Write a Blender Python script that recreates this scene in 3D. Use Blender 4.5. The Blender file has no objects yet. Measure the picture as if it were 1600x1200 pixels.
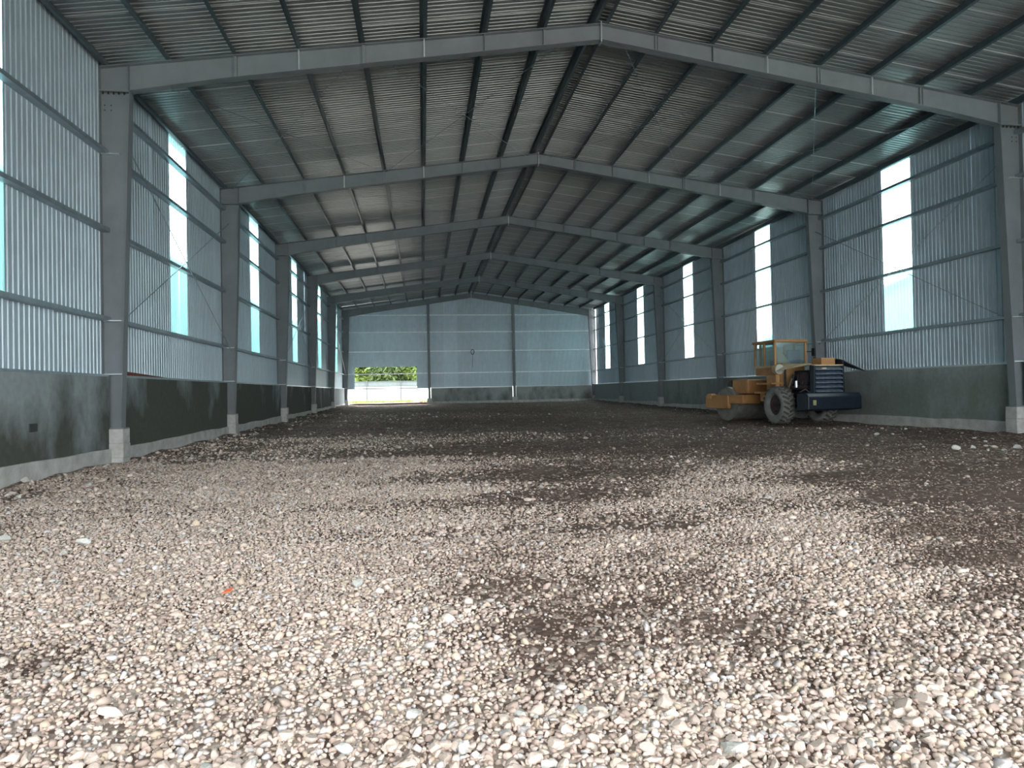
import bpy, bmesh, math, random
import numpy as np
from mathutils import Vector, Matrix
R = math.radians
random.seed(7)
rng = np.random.default_rng(11)
scene = bpy.context.scene
LINK = scene.collection.objects.link

# ------------------------------------------------------------------ camera
CAMZ = 1.303
yaw, pit, rol = R(7.596), R(0.623), R(1.084)
fw = Vector((math.sin(yaw) * math.cos(pit), math.cos(yaw) * math.cos(pit), math.sin(pit)))
rt = Vector((math.cos(yaw), -math.sin(yaw), 0))
up = rt.cross(fw)
cr = rt * math.cos(rol) - up * math.sin(rol)
cu = rt * math.sin(rol) + up * math.cos(rol)
cam_data = bpy.data.cameras.new('camera')
cam_data.sensor_width = 36
cam_data.lens = 1045.27 / 1600 * 36
cam_data.clip_start = 0.05
cam_data.clip_end = 400
cam = bpy.data.objects.new('camera', cam_data)
LINK(cam)
mw = Matrix((cr, cu, -fw)).transposed().to_4x4()
mw.translation = Vector((0, 0, CAMZ))
cam.matrix_world = mw
scene.camera = cam

# ------------------------------------------------------------------ sky (bright overcast) and exposure
world = bpy.data.worlds.new('overcast_sky')
scene.world = world
world.use_nodes = True
nt = world.node_tree
bg = nt.nodes['Background']
tc = nt.nodes.new('ShaderNodeTexCoord')
sp = nt.nodes.new('ShaderNodeSeparateXYZ')
cramp = nt.nodes.new('ShaderNodeValToRGB')
nt.links.new(tc.outputs['Generated'], sp.inputs[0])
nt.links.new(sp.outputs['Z'], cramp.inputs[0])
cramp.color_ramp.elements[0].color = (0.82, 0.85, 0.87, 1)
cramp.color_ramp.elements[1].color = (0.98, 0.99, 1.0, 1)
nt.links.new(cramp.outputs[0], bg.inputs['Color'])
bg.inputs['Strength'].default_value = 1.0
scene.view_settings.view_transform = 'Standard'
scene.view_settings.look = 'None'
scene.view_settings.gamma = 1
scene.view_settings.use_curve_mapping = False
scene.view_settings.exposure = 3.5

# ------------------------------------------------------------------ the hall's measures (metres)
XL, XR, XM = -6.27, 14.28, 4.005
Y1, DY = 14.23, 8.0
FY = {k: Y1 + (k - 1) * DY for k in range(-1, 7)}
YF, YE = -5.0, 54.42
HE, HRG = 7.9, 9.32
SL = (HRG - HE) / (XM - XL)
HC = 1.79
GIRTS = (2.85, 4.62, 6.17, 7.23)
def zraf(x): return HRG - SL * abs(x - XM)
def zroof(x): return zraf(x) + 0.21
def zfl(y): return max(0.0, 0.4 * (y - 20) / 34)

# ------------------------------------------------------------------ helpers
def tag(o, label=None, cat=None, group=None, kind=None):
    if label: o['label'] = label
    if cat: o['category'] = cat
    if group: o['group'] = group
    if kind: o['kind'] = kind
    return o
def empty(name, loc=(0, 0, 0), rz=0):
    o = bpy.data.objects.new(name, None)
    o.location = loc
    o.rotation_euler = (0, 0, rz)
    o.empty_display_size = 0.2
    LINK(o)
    return o
def thing(name, label, cat, loc=(0, 0, 0), rz=0, group=None):
    return tag(empty(name, loc, rz), label, cat, group)
def structure(name, loc=(0, 0, 0), label=None):
    return tag(empty(name, loc), label, None, None, 'structure')
class MB:
    def __init__(s): s.v = []; s.f = []
    def add(s, vs, fs):
        n = len(s.v); s.v += [tuple(v) for v in vs]; s.f += [tuple(i + n for i in f) for f in fs]; return s
    def box(s, c, d, M=None):
        x, y, z = d[0] / 2, d[1] / 2, d[2] / 2
        vs = [Vector((a * x, b * y, e * z)) for e in (-1, 1) for b in (-1, 1) for a in (-1, 1)]
        if M is not None: vs = [M @ v for v in vs]
        vs = [v + Vector(c) for v in vs]
        return s.add(vs, [(0, 2, 3, 1), (4, 5, 7, 6), (0, 1, 5, 4), (2, 6, 7, 3), (0, 4, 6, 2), (1, 3, 7, 5)])
    def prism(s, poly, axis, a, b):
        # poly: 2D points in the two other axes, extruded along axis from a to b
        n = len(poly)
        def P(p, t):
            if axis == 'x': return (t, p[0], p[1])
            if axis == 'y': return (p[0], t, p[1])
            return (p[0], p[1], t)
        vs = [P(p, a) for p in poly] + [P(p, b) for p in poly]
        fs = [tuple(range(n)), tuple(range(2 * n - 1, n - 1, -1))] + [(i, i + n, (i + 1) % n + n, (i + 1) % n) for i in range(n)]
        return s.add(vs, fs)
    def tube(s, p0, p1, r0, r1=None, n=8, cap=True):
        r1 = r0 if r1 is None else r1
        p0, p1 = Vector(p0), Vector(p1)
        d = (p1 - p0).normalized()
        a = d.orthogonal().normalized(); b = d.cross(a)
        vs = []
        for p, r in ((p0, r0), (p1, r1)):
            for i in range(n):
                t = 2 * math.pi * i / n
                vs.append(p + (a * math.cos(t) + b * math.sin(t)) * r)
        fs = [(i, (i + 1) % n, (i + 1) % n + n, i + n) for i in range(n)]
        if cap: fs += [tuple(range(n - 1, -1, -1)), tuple(range(n, 2 * n))]
        return s.add(vs, fs)
    def lathe_x(s, prof, c, n=28):
        # prof: (x offset, radius) closed loop around the x axis
        m = len(prof); vs = []
        for i in range(n):
            t = 2 * math.pi * i / n
            for (x, r) in prof: vs.append((c[0] + x, c[1] + r * math.cos(t), c[2] + r * math.sin(t)))
        fs = []
        for i in range(n):
            for j in range(m):
                k = (j + 1) % m; i2 = (i + 1) % n
                fs.append((i * m + j, i * m + k, i2 * m + k, i2 * m + j))
        return s.add(vs, fs)
    def mesh(s, name, mat, smooth=False, fix=True):
        me = bpy.data.meshes.new(name)
        me.from_pydata(s.v, [], s.f)
        if fix:
            bm = bmesh.new(); bm.from_mesh(me)
            bmesh.ops.recalc_face_normals(bm, faces=bm.faces)
            bm.to_mesh(me); bm.free()
        if mat: me.materials.append(mat)
        if smooth:
            me.polygons.foreach_set('use_smooth', [True] * len(me.polygons))
        return me
    def build(s, name, mat, parent=None, loc=(0, 0, 0), rot=None, smooth=False, bevel=0, fix=True):
        o = bpy.data.objects.new(name, s.mesh(name, mat, smooth, fix))
        o.location = loc
        if rot: o.rotation_euler = rot
        o.parent = parent
        LINK(o)
        if bevel:
            b = o.modifiers.new('bevel', 'BEVEL'); b.width = bevel; b.segments = 2; b.limit_method = 'ANGLE'
        return o
def put(me, name, parent, loc=(0, 0, 0), rot=(0, 0, 0), scale=(1, 1, 1)):
    o = bpy.data.objects.new(name, me)
    o.location = loc; o.rotation_euler = rot; o.scale = scale; o.parent = parent
    LINK(o)
    return o

# ------------------------------------------------------------------ materials
def mat(name, col, rough=0.6, metal=0.0, var=0.0, vscale=3.0, col2=None, bump=0.0, bscale=30.0, objvar=0.0, stretch=(1, 1, 1), lo=0.35, hi=0.65, spec=0.5):
    m = bpy.data.materials.new(name); m.use_nodes = True
    n = m.node_tree.nodes; l = m.node_tree.links
    p = n['Principled BSDF']
    p.inputs['Roughness'].default_value = rough
    p.inputs['Metallic'].default_value = metal
    p.inputs['Specular IOR Level'].default_value = spec
    p.inputs['Base Color'].default_value = (*col, 1)
    tc = n.new('ShaderNodeTexCoord'); mp = n.new('ShaderNodeMapping')
    mp.inputs['Scale'].default_value = stretch
    l.new(tc.outputs['Object'], mp.inputs[0])
    out = None
    if col2 is not None or var:
        no = n.new('ShaderNodeTexNoise'); no.inputs['Scale'].default_value = vscale
        no.inputs['Detail'].default_value = 6; no.inputs['Roughness'].default_value = 0.6
        l.new(mp.outputs[0], no.inputs['Vector'])
        cr_ = n.new('ShaderNodeValToRGB')
        cr_.color_ramp.elements[0].position = lo; cr_.color_ramp.elements[1].position = hi
        c2 = col2 if col2 is not None else tuple(c * (1 + var) for c in col)
        c1 = col if col2 is not None else tuple(c * (1 - var) for c in col)
        cr_.color_ramp.elements[0].color = (*c1, 1); cr_.color_ramp.elements[1].color = (*c2, 1)
        l.new(no.outputs[0], cr_.inputs[0])
        out = cr_.outputs[0]
    if objvar:
        oi = n.new('ShaderNodeObjectInfo'); mr = n.new('ShaderNodeMapRange')
        mr.inputs['To Min'].default_value = 1 - objvar; mr.inputs['To Max'].default_value = 1 + objvar
        l.new(oi.outputs['Random'], mr.inputs[0])
        hs = n.new('ShaderNodeHueSaturation')
        hs.inputs['Color'].default_value = (*col, 1)
        if out: l.new(out, hs.inputs['Color'])
        l.new(mr.outputs[0], hs.inputs['Value'])
        out = hs.outputs[0]
    if out: l.new(out, p.inputs['Base Color'])
    if bump:
        nb = n.new('ShaderNodeTexNoise'); nb.inputs['Scale'].default_value = bscale; nb.inputs['Detail'].default_value = 4
        l.new(mp.outputs[0], nb.inputs['Vector'])
        bp = n.new('ShaderNodeBump'); bp.inputs['Strength'].default_value = bump; bp.inputs['Distance'].default_value = 0.02
        l.new(nb.outputs[0], bp.inputs['Height']); l.new(bp.outputs[0], p.inputs['Normal'])
    return m
M_sheet = mat('zinc_aluminium_sheet', (0.47, 0.575, 0.64), 0.44, 0.25, 0.06, 2.0, objvar=0.07)
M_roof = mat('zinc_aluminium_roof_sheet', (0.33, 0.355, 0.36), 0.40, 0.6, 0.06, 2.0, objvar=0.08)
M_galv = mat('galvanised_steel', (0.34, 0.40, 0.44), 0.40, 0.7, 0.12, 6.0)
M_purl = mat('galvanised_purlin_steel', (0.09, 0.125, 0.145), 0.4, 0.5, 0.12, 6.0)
M_prim = mat('grey_primer_paint', (0.185, 0.206, 0.222), 0.5, 0.0, 0.10, 1.6, bump=0.05)
M_galv2 = mat('bright_galvanised_steel', (0.80, 0.86, 0.88), 0.4, 0.2, 0.1, 5.0)
M_lap = mat('lap_edge_glint', (0.80, 0.82, 0.82), 0.35, 0.3)  # pale tone paints the glint along the lap edges of the roof sheets
M_plate = mat('pale_zinc_plate', (0.65, 0.70, 0.72), 0.35, 0.6)
M_bolt = mat('black_bolt_steel', (0.03, 0.03, 0.035), 0.5, 0.5)
M_conc = mat('cast_concrete', (0.40, 0.40, 0.385), 0.85, 0, col2=(0.56, 0.56, 0.54), vscale=4, bump=0.5, bscale=18)
M_brick = mat('red_brick', (0.20, 0.06, 0.045), 0.9, 0, 0.3, 12)
M_white = mat('white_limewashed_wall', (0.74, 0.74, 0.72), 0.9, 0, 0.08, 2)
M_soil = mat('pale_dry_soil', (0.60, 0.56, 0.49), 0.95, 0, 0.15, 0.8, bump=0.3, bscale=4)
M_shed = mat('pale_green_blue_cladding', (0.07, 0.15, 0.155), 0.6, 0.0, 0.25, 0.6)
M_shedroof = mat('blue_shed_roof', (0.10, 0.36, 0.48), 0.5, 0.2)

def plaster(name, wet, dry, amount, seed):
    m = bpy.data.materials.new(name); m.use_nodes = True
    n = m.node_tree.nodes; l = m.node_tree.links; p = n['Principled BSDF']
    p.inputs['Roughness'].default_value = 0.85
    p.inputs['Specular IOR Level'].default_value = 0.25
    tc = n.new('ShaderNodeTexCoord'); mp = n.new('ShaderNodeMapping')
    mp.inputs['Location'].default_value = (seed * 3.7, seed * 1.9, seed)
    mp.inputs['Scale'].default_value = (1, 1, 0.55)
    l.new(tc.outputs['Object'], mp.inputs[0])
    a = n.new('ShaderNodeTexNoise'); a.inputs['Scale'].default_value = 0.75; a.inputs['Detail'].default_value = 7; a.inputs['Roughness'].default_value = 0.55
    l.new(mp.outputs[0], a.inputs['Vector'])
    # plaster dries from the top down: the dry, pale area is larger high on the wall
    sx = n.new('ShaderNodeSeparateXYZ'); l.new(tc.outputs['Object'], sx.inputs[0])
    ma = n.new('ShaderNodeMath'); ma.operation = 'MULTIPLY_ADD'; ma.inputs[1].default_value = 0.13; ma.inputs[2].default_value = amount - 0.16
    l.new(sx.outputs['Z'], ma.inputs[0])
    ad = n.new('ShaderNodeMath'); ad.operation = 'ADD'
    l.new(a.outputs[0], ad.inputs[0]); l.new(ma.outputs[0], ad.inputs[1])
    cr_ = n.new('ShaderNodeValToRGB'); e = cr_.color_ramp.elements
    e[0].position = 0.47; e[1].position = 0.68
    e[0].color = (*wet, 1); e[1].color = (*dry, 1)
    l.new(ad.outputs[0], cr_.inputs[0])
    f = n.new('ShaderNodeTexNoise'); f.inputs['Scale'].default_value = 9; f.inputs['Detail'].default_value = 6
    l.new(tc.outputs['Object'], f.inputs['Vector'])
    mr = n.new('ShaderNodeMapRange'); mr.inputs['To Min'].default_value = 0.8; mr.inputs['To Max'].default_value = 1.2
    l.new(f.outputs[0], mr.inputs[0])
    hs = n.new('ShaderNodeHueSaturation'); l.new(cr_.outputs[0], hs.inputs['Color']); l.new(mr.outputs[0], hs.inputs['Value'])
    l.new(hs.outputs[0], p.inputs['Base Color'])
    bp = n.new('ShaderNodeBump'); bp.inputs['Strength'].default_value = 0.25; bp.inputs['Distance'].default_value = 0.01
    l.new(f.outputs[0], bp.inputs['Height']); l.new(bp.outputs[0], p.inputs['Normal'])
    return m
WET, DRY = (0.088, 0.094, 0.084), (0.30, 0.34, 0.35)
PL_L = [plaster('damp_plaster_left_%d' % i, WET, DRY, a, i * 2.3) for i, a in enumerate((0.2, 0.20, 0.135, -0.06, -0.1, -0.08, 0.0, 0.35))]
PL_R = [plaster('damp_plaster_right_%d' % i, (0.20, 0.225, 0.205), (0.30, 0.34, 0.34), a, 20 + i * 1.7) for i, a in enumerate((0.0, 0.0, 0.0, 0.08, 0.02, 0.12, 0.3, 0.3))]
PL_E = plaster('plaster_end', (0.15, 0.16, 0.155), (0.36, 0.38, 0.37), 0.15, 5)

def pane_mat():
    m = bpy.data.materials.new('translucent_skylight_sheet'); m.use_nodes = True
    n = m.node_tree.nodes; l = m.node_tree.links
    n.remove(n['Principled BSDF'])
    out = n['Material Output']
    t = n.new('ShaderNodeBsdfTransparent'); t.inputs[0].default_value = (0.86, 0.97, 0.96, 1)
    d = n.new('ShaderNodeBsdfTranslucent'); d.inputs[0].default_value = (0.44, 0.88, 0.88, 1)
    g = n.new('ShaderNodeBsdfGlossy'); g.inputs['Roughness'].default_value = 0.25
    m1 = n.new('ShaderNodeMixShader'); m1.inputs[0].default_value = 0.32
    m2 = n.new('ShaderNodeMixShader'); m2.inputs[0].default_value = 0.05
    l.new(t.outputs[0], m1.inputs[1]); l.new(d.outputs[0], m1.inputs[2])
    l.new(m1.outputs[0], m2.inputs[1]); l.new(g.outputs[0], m2.inputs[2])
    l.new(m2.outputs[0], out.inputs[0])
    return m
M_pane = pane_mat()

# ------------------------------------------------------------------ floor: dirt with patches of pale crushed stone
PALE = [(-7.46,50.17,0.3),(-4.5,47.86,0.3),(-0.9,45.04,0.25),(5.32,40.17,0.1),(10.22,36.34,0.05),(-7.53,34.18,0.3),(-5.51,33.03,0.4),(-3.59,31.94,0.4),(-1.78,30.9,0.35),(-0.05,29.91,0.25),(1.6,28.97,0.12),(3.67,27.79,0.05),(8.34,25.12,0.04),(12.37,22.82,0.05),(-7.17,18.63,0.4),(-5.91,18.16,0.5),(-4.18,17.53,0.45),(-2.53,16.92,0.6),(-0.95,16.34,0.45),(-0.19,16.06,0.25),(0.56,15.79,0.1),(2.01,15.25,0.05),(4.72,14.26,0.04),(7.22,13.34,0.05),(9.53,12.49,0.05),(11.67,11.7,0.12),(-6.3,12.77,0.45),(-5.1,12.41,0.55),(-3.93,12.07,0.65),(-2.81,11.74,0.6),(-1.71,11.42,0.6),(-0.65,11.11,0.6),(-0.03,10.93,0.45),(0.58,10.75,0.25),(1.38,10.52,0.12),(2.34,10.23,0.08),(3.29,9.96,0.15),(3.84,9.79,0.4),(4.38,9.63,0.5),(5.09,9.43,0.4),(5.96,9.17,0.1),(7.21,8.81,0.05),(8.42,8.45,0.05),(-5.68,10.31,0.4),(-5.01,10.14,0.5),(-4.07,9.89,0.6),(-3.15,9.65,0.7),(-1.38,9.18,0.65),(-0.53,8.96,0.65),(0.3,8.74,0.75),(0.67,8.65,0.65),(0.91,8.58,0.25),(1.35,8.47,0.3),(1.9,8.32,0.2),(2.68,8.12,0.3),(3.13,8.0,0.55),(3.58,7.88,0.65),(4.17,7.73,0.6),(4.89,7.54,0.35),(5.6,7.35,0.1),(6.96,7.0,0.05),(-4.44,7.71,0.5),(-3.73,7.55,0.6),(-3.04,7.39,0.7),(-1.7,7.08,0.7),(-0.41,6.78,0.75),(0.35,6.6,0.75),(0.59,6.55,0.5),(0.84,6.49,0.3),(1.14,6.42,0.4),(1.74,6.28,0.2),(2.33,6.14,0.35),(2.8,6.04,0.75),(3.48,5.88,0.75),(3.88,5.79,0.65),(4.15,5.72,0.3),(4.59,5.62,0.15),(5.4,5.44,0.08),(-3.53,6.13,0.75),(-2.43,5.9,0.75),(-1.36,5.67,0.8),(-0.84,5.56,0.65),(-0.33,5.45,0.55),(0.17,5.34,0.55),(0.47,5.28,0.35),(0.67,5.24,0.3),(1.16,5.13,0.45),(1.65,5.03,0.35),(2.12,4.93,0.5),(2.5,4.85,0.7),(3.06,4.73,0.8),(3.42,4.66,0.6),(3.65,4.61,0.25),(3.97,4.54,0.12),(4.41,4.45,0.1),(-2.93,5.09,0.85),(-2.03,4.91,0.8),(-1.14,4.73,0.85),(-0.49,4.6,0.85),(-0.15,4.53,0.6),(0.14,4.48,0.3),(0.56,4.39,0.2),(0.97,4.31,0.35),(1.38,4.23,0.45),(1.78,4.15,0.45),(2.18,4.07,0.6),(2.57,3.99,0.85),(2.96,3.91,0.85),(3.27,3.85,0.5),(3.54,3.8,0.3),(3.73,3.76,0.2),(-2.44,4.23,0.9),(-1.69,4.09,0.88),(-0.96,3.95,0.9),(-0.24,3.81,0.9),(0.05,3.76,0.7),(0.29,3.71,0.35),(0.64,3.65,0.2),(0.88,3.6,0.3),(1.15,3.55,0.6),(1.49,3.49,0.45),(1.83,3.42,0.5),(2.16,3.36,0.75),(2.49,3.3,0.8),(2.82,3.24,0.6),(3.14,3.18,0.5),(-2.09,3.62,0.7),(-1.86,3.58,0.35),(-1.64,3.54,0.6),(-1.29,3.47,0.85),(-0.82,3.39,0.85),(-0.21,3.28,0.97),(0.16,3.21,0.9),(0.4,3.17,0.55),(0.61,3.13,0.25),(0.78,3.1,0.4),(0.99,3.06,0.65),(1.28,3.01,0.65),(1.57,2.96,0.75),(1.86,2.9,0.8),(2.15,2.85,0.65),(2.43,2.8,0.6),(2.71,2.75,0.65),(-1.83,3.16,0.92),(-1.27,3.06,0.9),(-0.72,2.97,0.95),(-0.18,2.87,0.97),(0.21,2.8,0.95),(0.4,2.77,0.75),(0.61,2.74,0.65),(0.87,2.69,0.85),(1.38,2.6,0.85),(1.89,2.51,0.8),(2.39,2.42,0.8),(-1.59,2.76,0.95),(-1.11,2.67,0.95),(-0.4,2.55,0.97),(0.3,2.43,0.95),(0.98,2.32,0.9),(1.43,2.24,0.85),(2.09,2.13,0.85)]
_pa = np.array(PALE)
_pu = np.stack([_pa[:, 0] / (_pa[:, 1] + 0.6), np.log(_pa[:, 1] + 0.6) * 1.6], 1)
def pale_at(X, Y):
    """share of pale crushed stone on the floor at (X, Y): interpolates the surveyed patches"""
    X = np.asarray(X, float); Y = np.asarray(Y, float)
    sh = X.shape; X = X.ravel(); Y = np.maximum(Y.ravel(), 1.6)
    u = np.stack([X / (Y + 0.6), np.log(Y + 0.6) * 1.6], 1)
    out = np.empty(len(u))
    for i in range(0, len(u), 20000):
        d2 = ((u[i:i + 20000, None, :] - _pu[None]) ** 2).sum(2)
        w = 1 / (d2 + 0.0004) ** 2
        out[i:i + 20000] = (w * _pa[:, 2]).sum(1) / w.sum(1)
    return out.reshape(sh)
def vnoise(X, Y, sc, seed):
    """smooth value noise"""
    x = np.asarray(X) / sc + 100; y = np.asarray(Y) / sc + 100
    xi = np.floor(x).astype(int); yi = np.floor(y).astype(int); fx = x - xi; fy = y - yi
    fx = fx * fx * (3 - 2 * fx); fy = fy * fy * (3 - 2 * fy)
    def h(a, b):
        n = (a * 374761393 + b * 668265263 + seed * 974711) & 0x7fffffff
        n = ((n ^ (n >> 13)) * 1274126177) & 0x7fffffff
        return ((n ^ (n >> 16)) & 0xffff) / 65535.0
    return (h(xi, yi) * (1 - fx) + h(xi + 1, yi) * fx) * (1 - fy) + (h(xi, yi + 1) * (1 - fx) + h(xi + 1, yi + 1) * fx) * fy
def ground_z(X, Y):
    X = np.asarray(X, float); Y = np.asarray(Y, float)
    z = np.maximum(0, 0.4 * (Y - 20) / 34)
    z = z + (vnoise(X, Y, 2.5, 1) - 0.5) * 0.05 + (vnoise(X, Y, 0.8, 2) - 0.5) * 0.03 + (vnoise(X, Y, 0.25, 3) - 0.5) * 0.012
    edge = np.clip(1 - (X - XL - 0.2) / 1.1, 0, 1) * np.clip((Y - 8) / 5, 0, 1)
    z = z + edge * (0.04 + 0.10 * vnoise(X, Y, 0.5, 5))
    edge = np.clip(1 - (XR - 0.2 - X) / 1.5, 0, 1)
    z = z + edge * (0.03 + 0.08 * vnoise(X, Y, 0.6, 6))
    return z
def pale_full(X, Y):
    p = pale_at(X, Y)
    p = p + ((vnoise(X, Y, 0.9, 11) - 0.5) * 0.30 + (vnoise(X, Y, 0.28, 12) - 0.5) * 0.22) * np.minimum(1, p * 2 + 0.1)
    return np.clip(p, 0, 1)

def floor_material():
    m = bpy.data.materials.new('gravelled_dirt_floor'); m.use_nodes = True
    n = m.node_tree.nodes; l = m.node_tree.links; p = n['Principled BSDF']
    p.inputs['Roughness'].default_value = 0.95; p.inputs['Specular IOR Level'].default_value = 0.15
    tc = n.new('ShaderNodeTexCoord')
    at = n.new('ShaderNodeAttribute'); at.attribute_name = 'pale'
    far = n.new('ShaderNodeAttribute'); far.attribute_name = 'chips'
    # dirt
    a = n.new('ShaderNodeTexNoise'); a.inputs['Scale'].default_value = 1.3; a.inputs['Detail'].default_value = 9; a.inputs['Roughness'].default_value = 0.65
    l.new(tc.outputs['Object'], a.inputs['Vector'])
    rd = n.new('ShaderNodeValToRGB'); e = rd.color_ramp.elements
    e[0].position = 0.32; e[1].position = 0.68
    e[0].color = (0.105, 0.073, 0.060, 1); e[1].color = (0.195, 0.140, 0.115, 1)
    l.new(a.outputs[0], rd.inputs[0])
    # chips of crushed stone, each its own tone
    def chips(sc):
        v = n.new('ShaderNodeTexVoronoi'); v.inputs['Scale'].default_value = sc
        l.new(tc.outputs['Object'], v.inputs['Vector']); return v
    v1 = chips(22); v2 = chips(9)
    rs = n.new('ShaderNodeValToRGB'); e = rs.color_ramp.elements
    e[0].color = (0.24, 0.19, 0.16, 1); e[1].color = (0.62, 0.54, 0.47, 1)
    sc_ = n.new('ShaderNodeSeparateColor'); l.new(v1.outputs['Color'], sc_.inputs[0]); l.new(sc_.outputs[0], rs.inputs[0])
    # a chip shows where its own random number is under the local share of pale stone
    lt = n.new('ShaderNodeMath'); lt.operation = 'LESS_THAN'
    l.new(sc_.outputs[1], lt.inputs[0])
    mul = n.new('ShaderNodeMath'); mul.operation = 'MULTIPLY'
    l.new(at.outputs['Fac'], mul.inputs[0]); l.new(far.outputs['Fac'], mul.inputs[1])
    l.new(mul.outputs[0], lt.inputs[1])
    mx = n.new('ShaderNodeMix'); mx.data_type = 'RGBA'
    l.new(lt.outputs[0], mx.inputs['Factor']); l.new(rd.outputs[0], mx.inputs[6]); l.new(rs.outputs[0], mx.inputs[7])
    l.new(mx.outputs[2], p.inputs['Base Color'])
    b1 = n.new('ShaderNodeBump'); b1.inputs['Strength'].default_value = 0.6; b1.inputs['Distance'].default_value = 0.02
    l.new(v1.outputs['Distance'], b1.inputs['Height']); b1.invert = True
    b2 = n.new('ShaderNodeBump'); b2.inputs['Strength'].default_value = 0.5; b2.inputs['Distance'].default_value = 0.04
    l.new(a.outputs[0], b2.inputs['Height']); l.new(b1.outputs[0], b2.inputs['Normal'])
    l.new(b2.outputs[0], p.inputs['Normal'])
    return m
M_floor = floor_material()
def grid_mesh(name, xs, ys, zf, m):
    GX, GY = np.meshgrid(xs, ys)
    Z = zf(GX, GY)
    co = np.stack([GX, GY, Z], 2).reshape(-1, 3)
    nx, ny = len(xs), len(ys)
    i = (np.arange(ny - 1)[:, None] * nx + np.arange(nx - 1)[None]).ravel()
    q = np.stack([i, i + 1, i + nx + 1, i + nx], 1)
    me = bpy.data.meshes.new(name)
    me.vertices.add(len(co)); me.vertices.foreach_set('co', co.ravel())
    me.loops.add(q.size); me.loops.foreach_set('vertex_index', q.ravel())
    me.polygons.add(len(q)); me.polygons.foreach_set('loop_start', np.arange(len(q)) * 4)
    me.polygons.foreach_set('use_smooth', [True] * len(q))
    me.update(); me.validate()
    me.materials.append(m)
    return me, GX.ravel(), GY.ravel()
ys = [-4.9]
while ys[-1] < 54.6: ys.append(ys[-1] + (0.11 if ys[-1] < 14 else 0.16 if ys[-1] < 24 else 0.35))
xs = np.arange(XL - 0.15, XR + 0.2, 0.11)
fm, gx, gy = grid_mesh('floor', xs, np.array(ys), ground_z, M_floor)
at = fm.attributes.new('pale', 'FLOAT', 'POINT'); at.data.foreach_set('value', pale_full(gx, gy))
at = fm.attributes.new('chips', 'FLOAT', 'POINT')
at.data.foreach_set('value', np.clip((gy - 2) / 8, 0.75, 1))
floor = bpy.data.objects.new('floor', fm); LINK(floor)
tag(floor, 'bare dirt floor strewn with patches of pale crushed stone', None, None, 'structure')

# outside ground
gm, _a, _b = grid_mesh('ground', np.arange(-60, 71, 2.5), np.arange(-40, 121, 2.5),
                   lambda X, Y: np.where(Y > 56, 0.36 + np.clip(Y - 56, 0, 40) * 0.004, np.clip(0.4 * (Y - 20) / 34, 0, 9) - 0.12), M_soil)
ground = bpy.data.objects.new('ground', gm); LINK(ground)
tag(ground, 'pale dry soil yard outside the hall', None, None, 'structure')

# ------------------------------------------------------------------ walls
def corr_profile(w, n, h=0.022):
    """(u, out) points of a ribbed sheet w wide with n ribs standing h outwards"""
    p = w / n; pts = [(0, 0)]
    for i in range(n):
        a = i * p
        pts += [(a + p * 0.34, 0), (a + p * 0.42, h), (a + p * 0.58, h), (a + p * 0.66, 0)]
    pts += [(w - 0.001, 0), (w + 0.02, -0.0035)]
    return pts
def sheet_mesh(name, w, n, zb, zt, m):
    """ribbed sheet standing in the XZ plane at y = out, u along x"""
    pts = corr_profile(w, n)
    mb = MB()
    vs = [(u, o, zb(u) if callable(zb) else zb) for u, o in pts] + [(u, o, zt(u) if callable(zt) else zt) for u, o in pts]
    k = len(pts)
    mb.add(vs, [(i, i + 1, i + 1 + k, i + k) for i in range(k - 1)])
    return mb.mesh(name, m, fix=False)
TOPZ = zroof(XL) - 0.01
WIN_W = 1.24
win_y = [18.45 + 8 * j for j in range(-3, 5)]
gap_w = (8 - WIN_W) / 6
me_sheet = sheet_mesh('wall_sheet', gap_w, 8, HC, TOPZ, M_sheet)
me_pane = sheet_mesh('window_pane', WIN_W, 9, GIRTS[0] + 0.03, TOPZ - 0.12, M_pane)
me_under = sheet_mesh('wall_sheet_under_window', WIN_W, 9, HC, GIRTS[0] + 0.03, M_sheet)
def girt_mesh(L, m=None):
    """C section lying flat: web under, lips standing, from y=0 (sheet) to y=.15 into the room, along x"""
    mb = MB(); t = 0.004
    mb.box((L / 2, 0.075, 0), (L, 0.15, t))
    mb.box((L / 2, 0.148, 0.038), (L, t, 0.076))
    mb.box((L / 2, 0.002, 0.025), (L, t, 0.05))
    mb.box((L / 2, 0.138, 0.076), (L, 0.02, t))
    return mb.mesh('girt', m or M_galv)
me_girt = girt_mesh(DY - 0.03)
wallL = structure('wall_left', (XL, 0, 0), 'left long wall of ribbed sheet above damp plaster')
wallR = structure('wall_right', (XR, 0, 0), 'right long wall of ribbed sheet above damp plaster')
wn = 0
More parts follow.
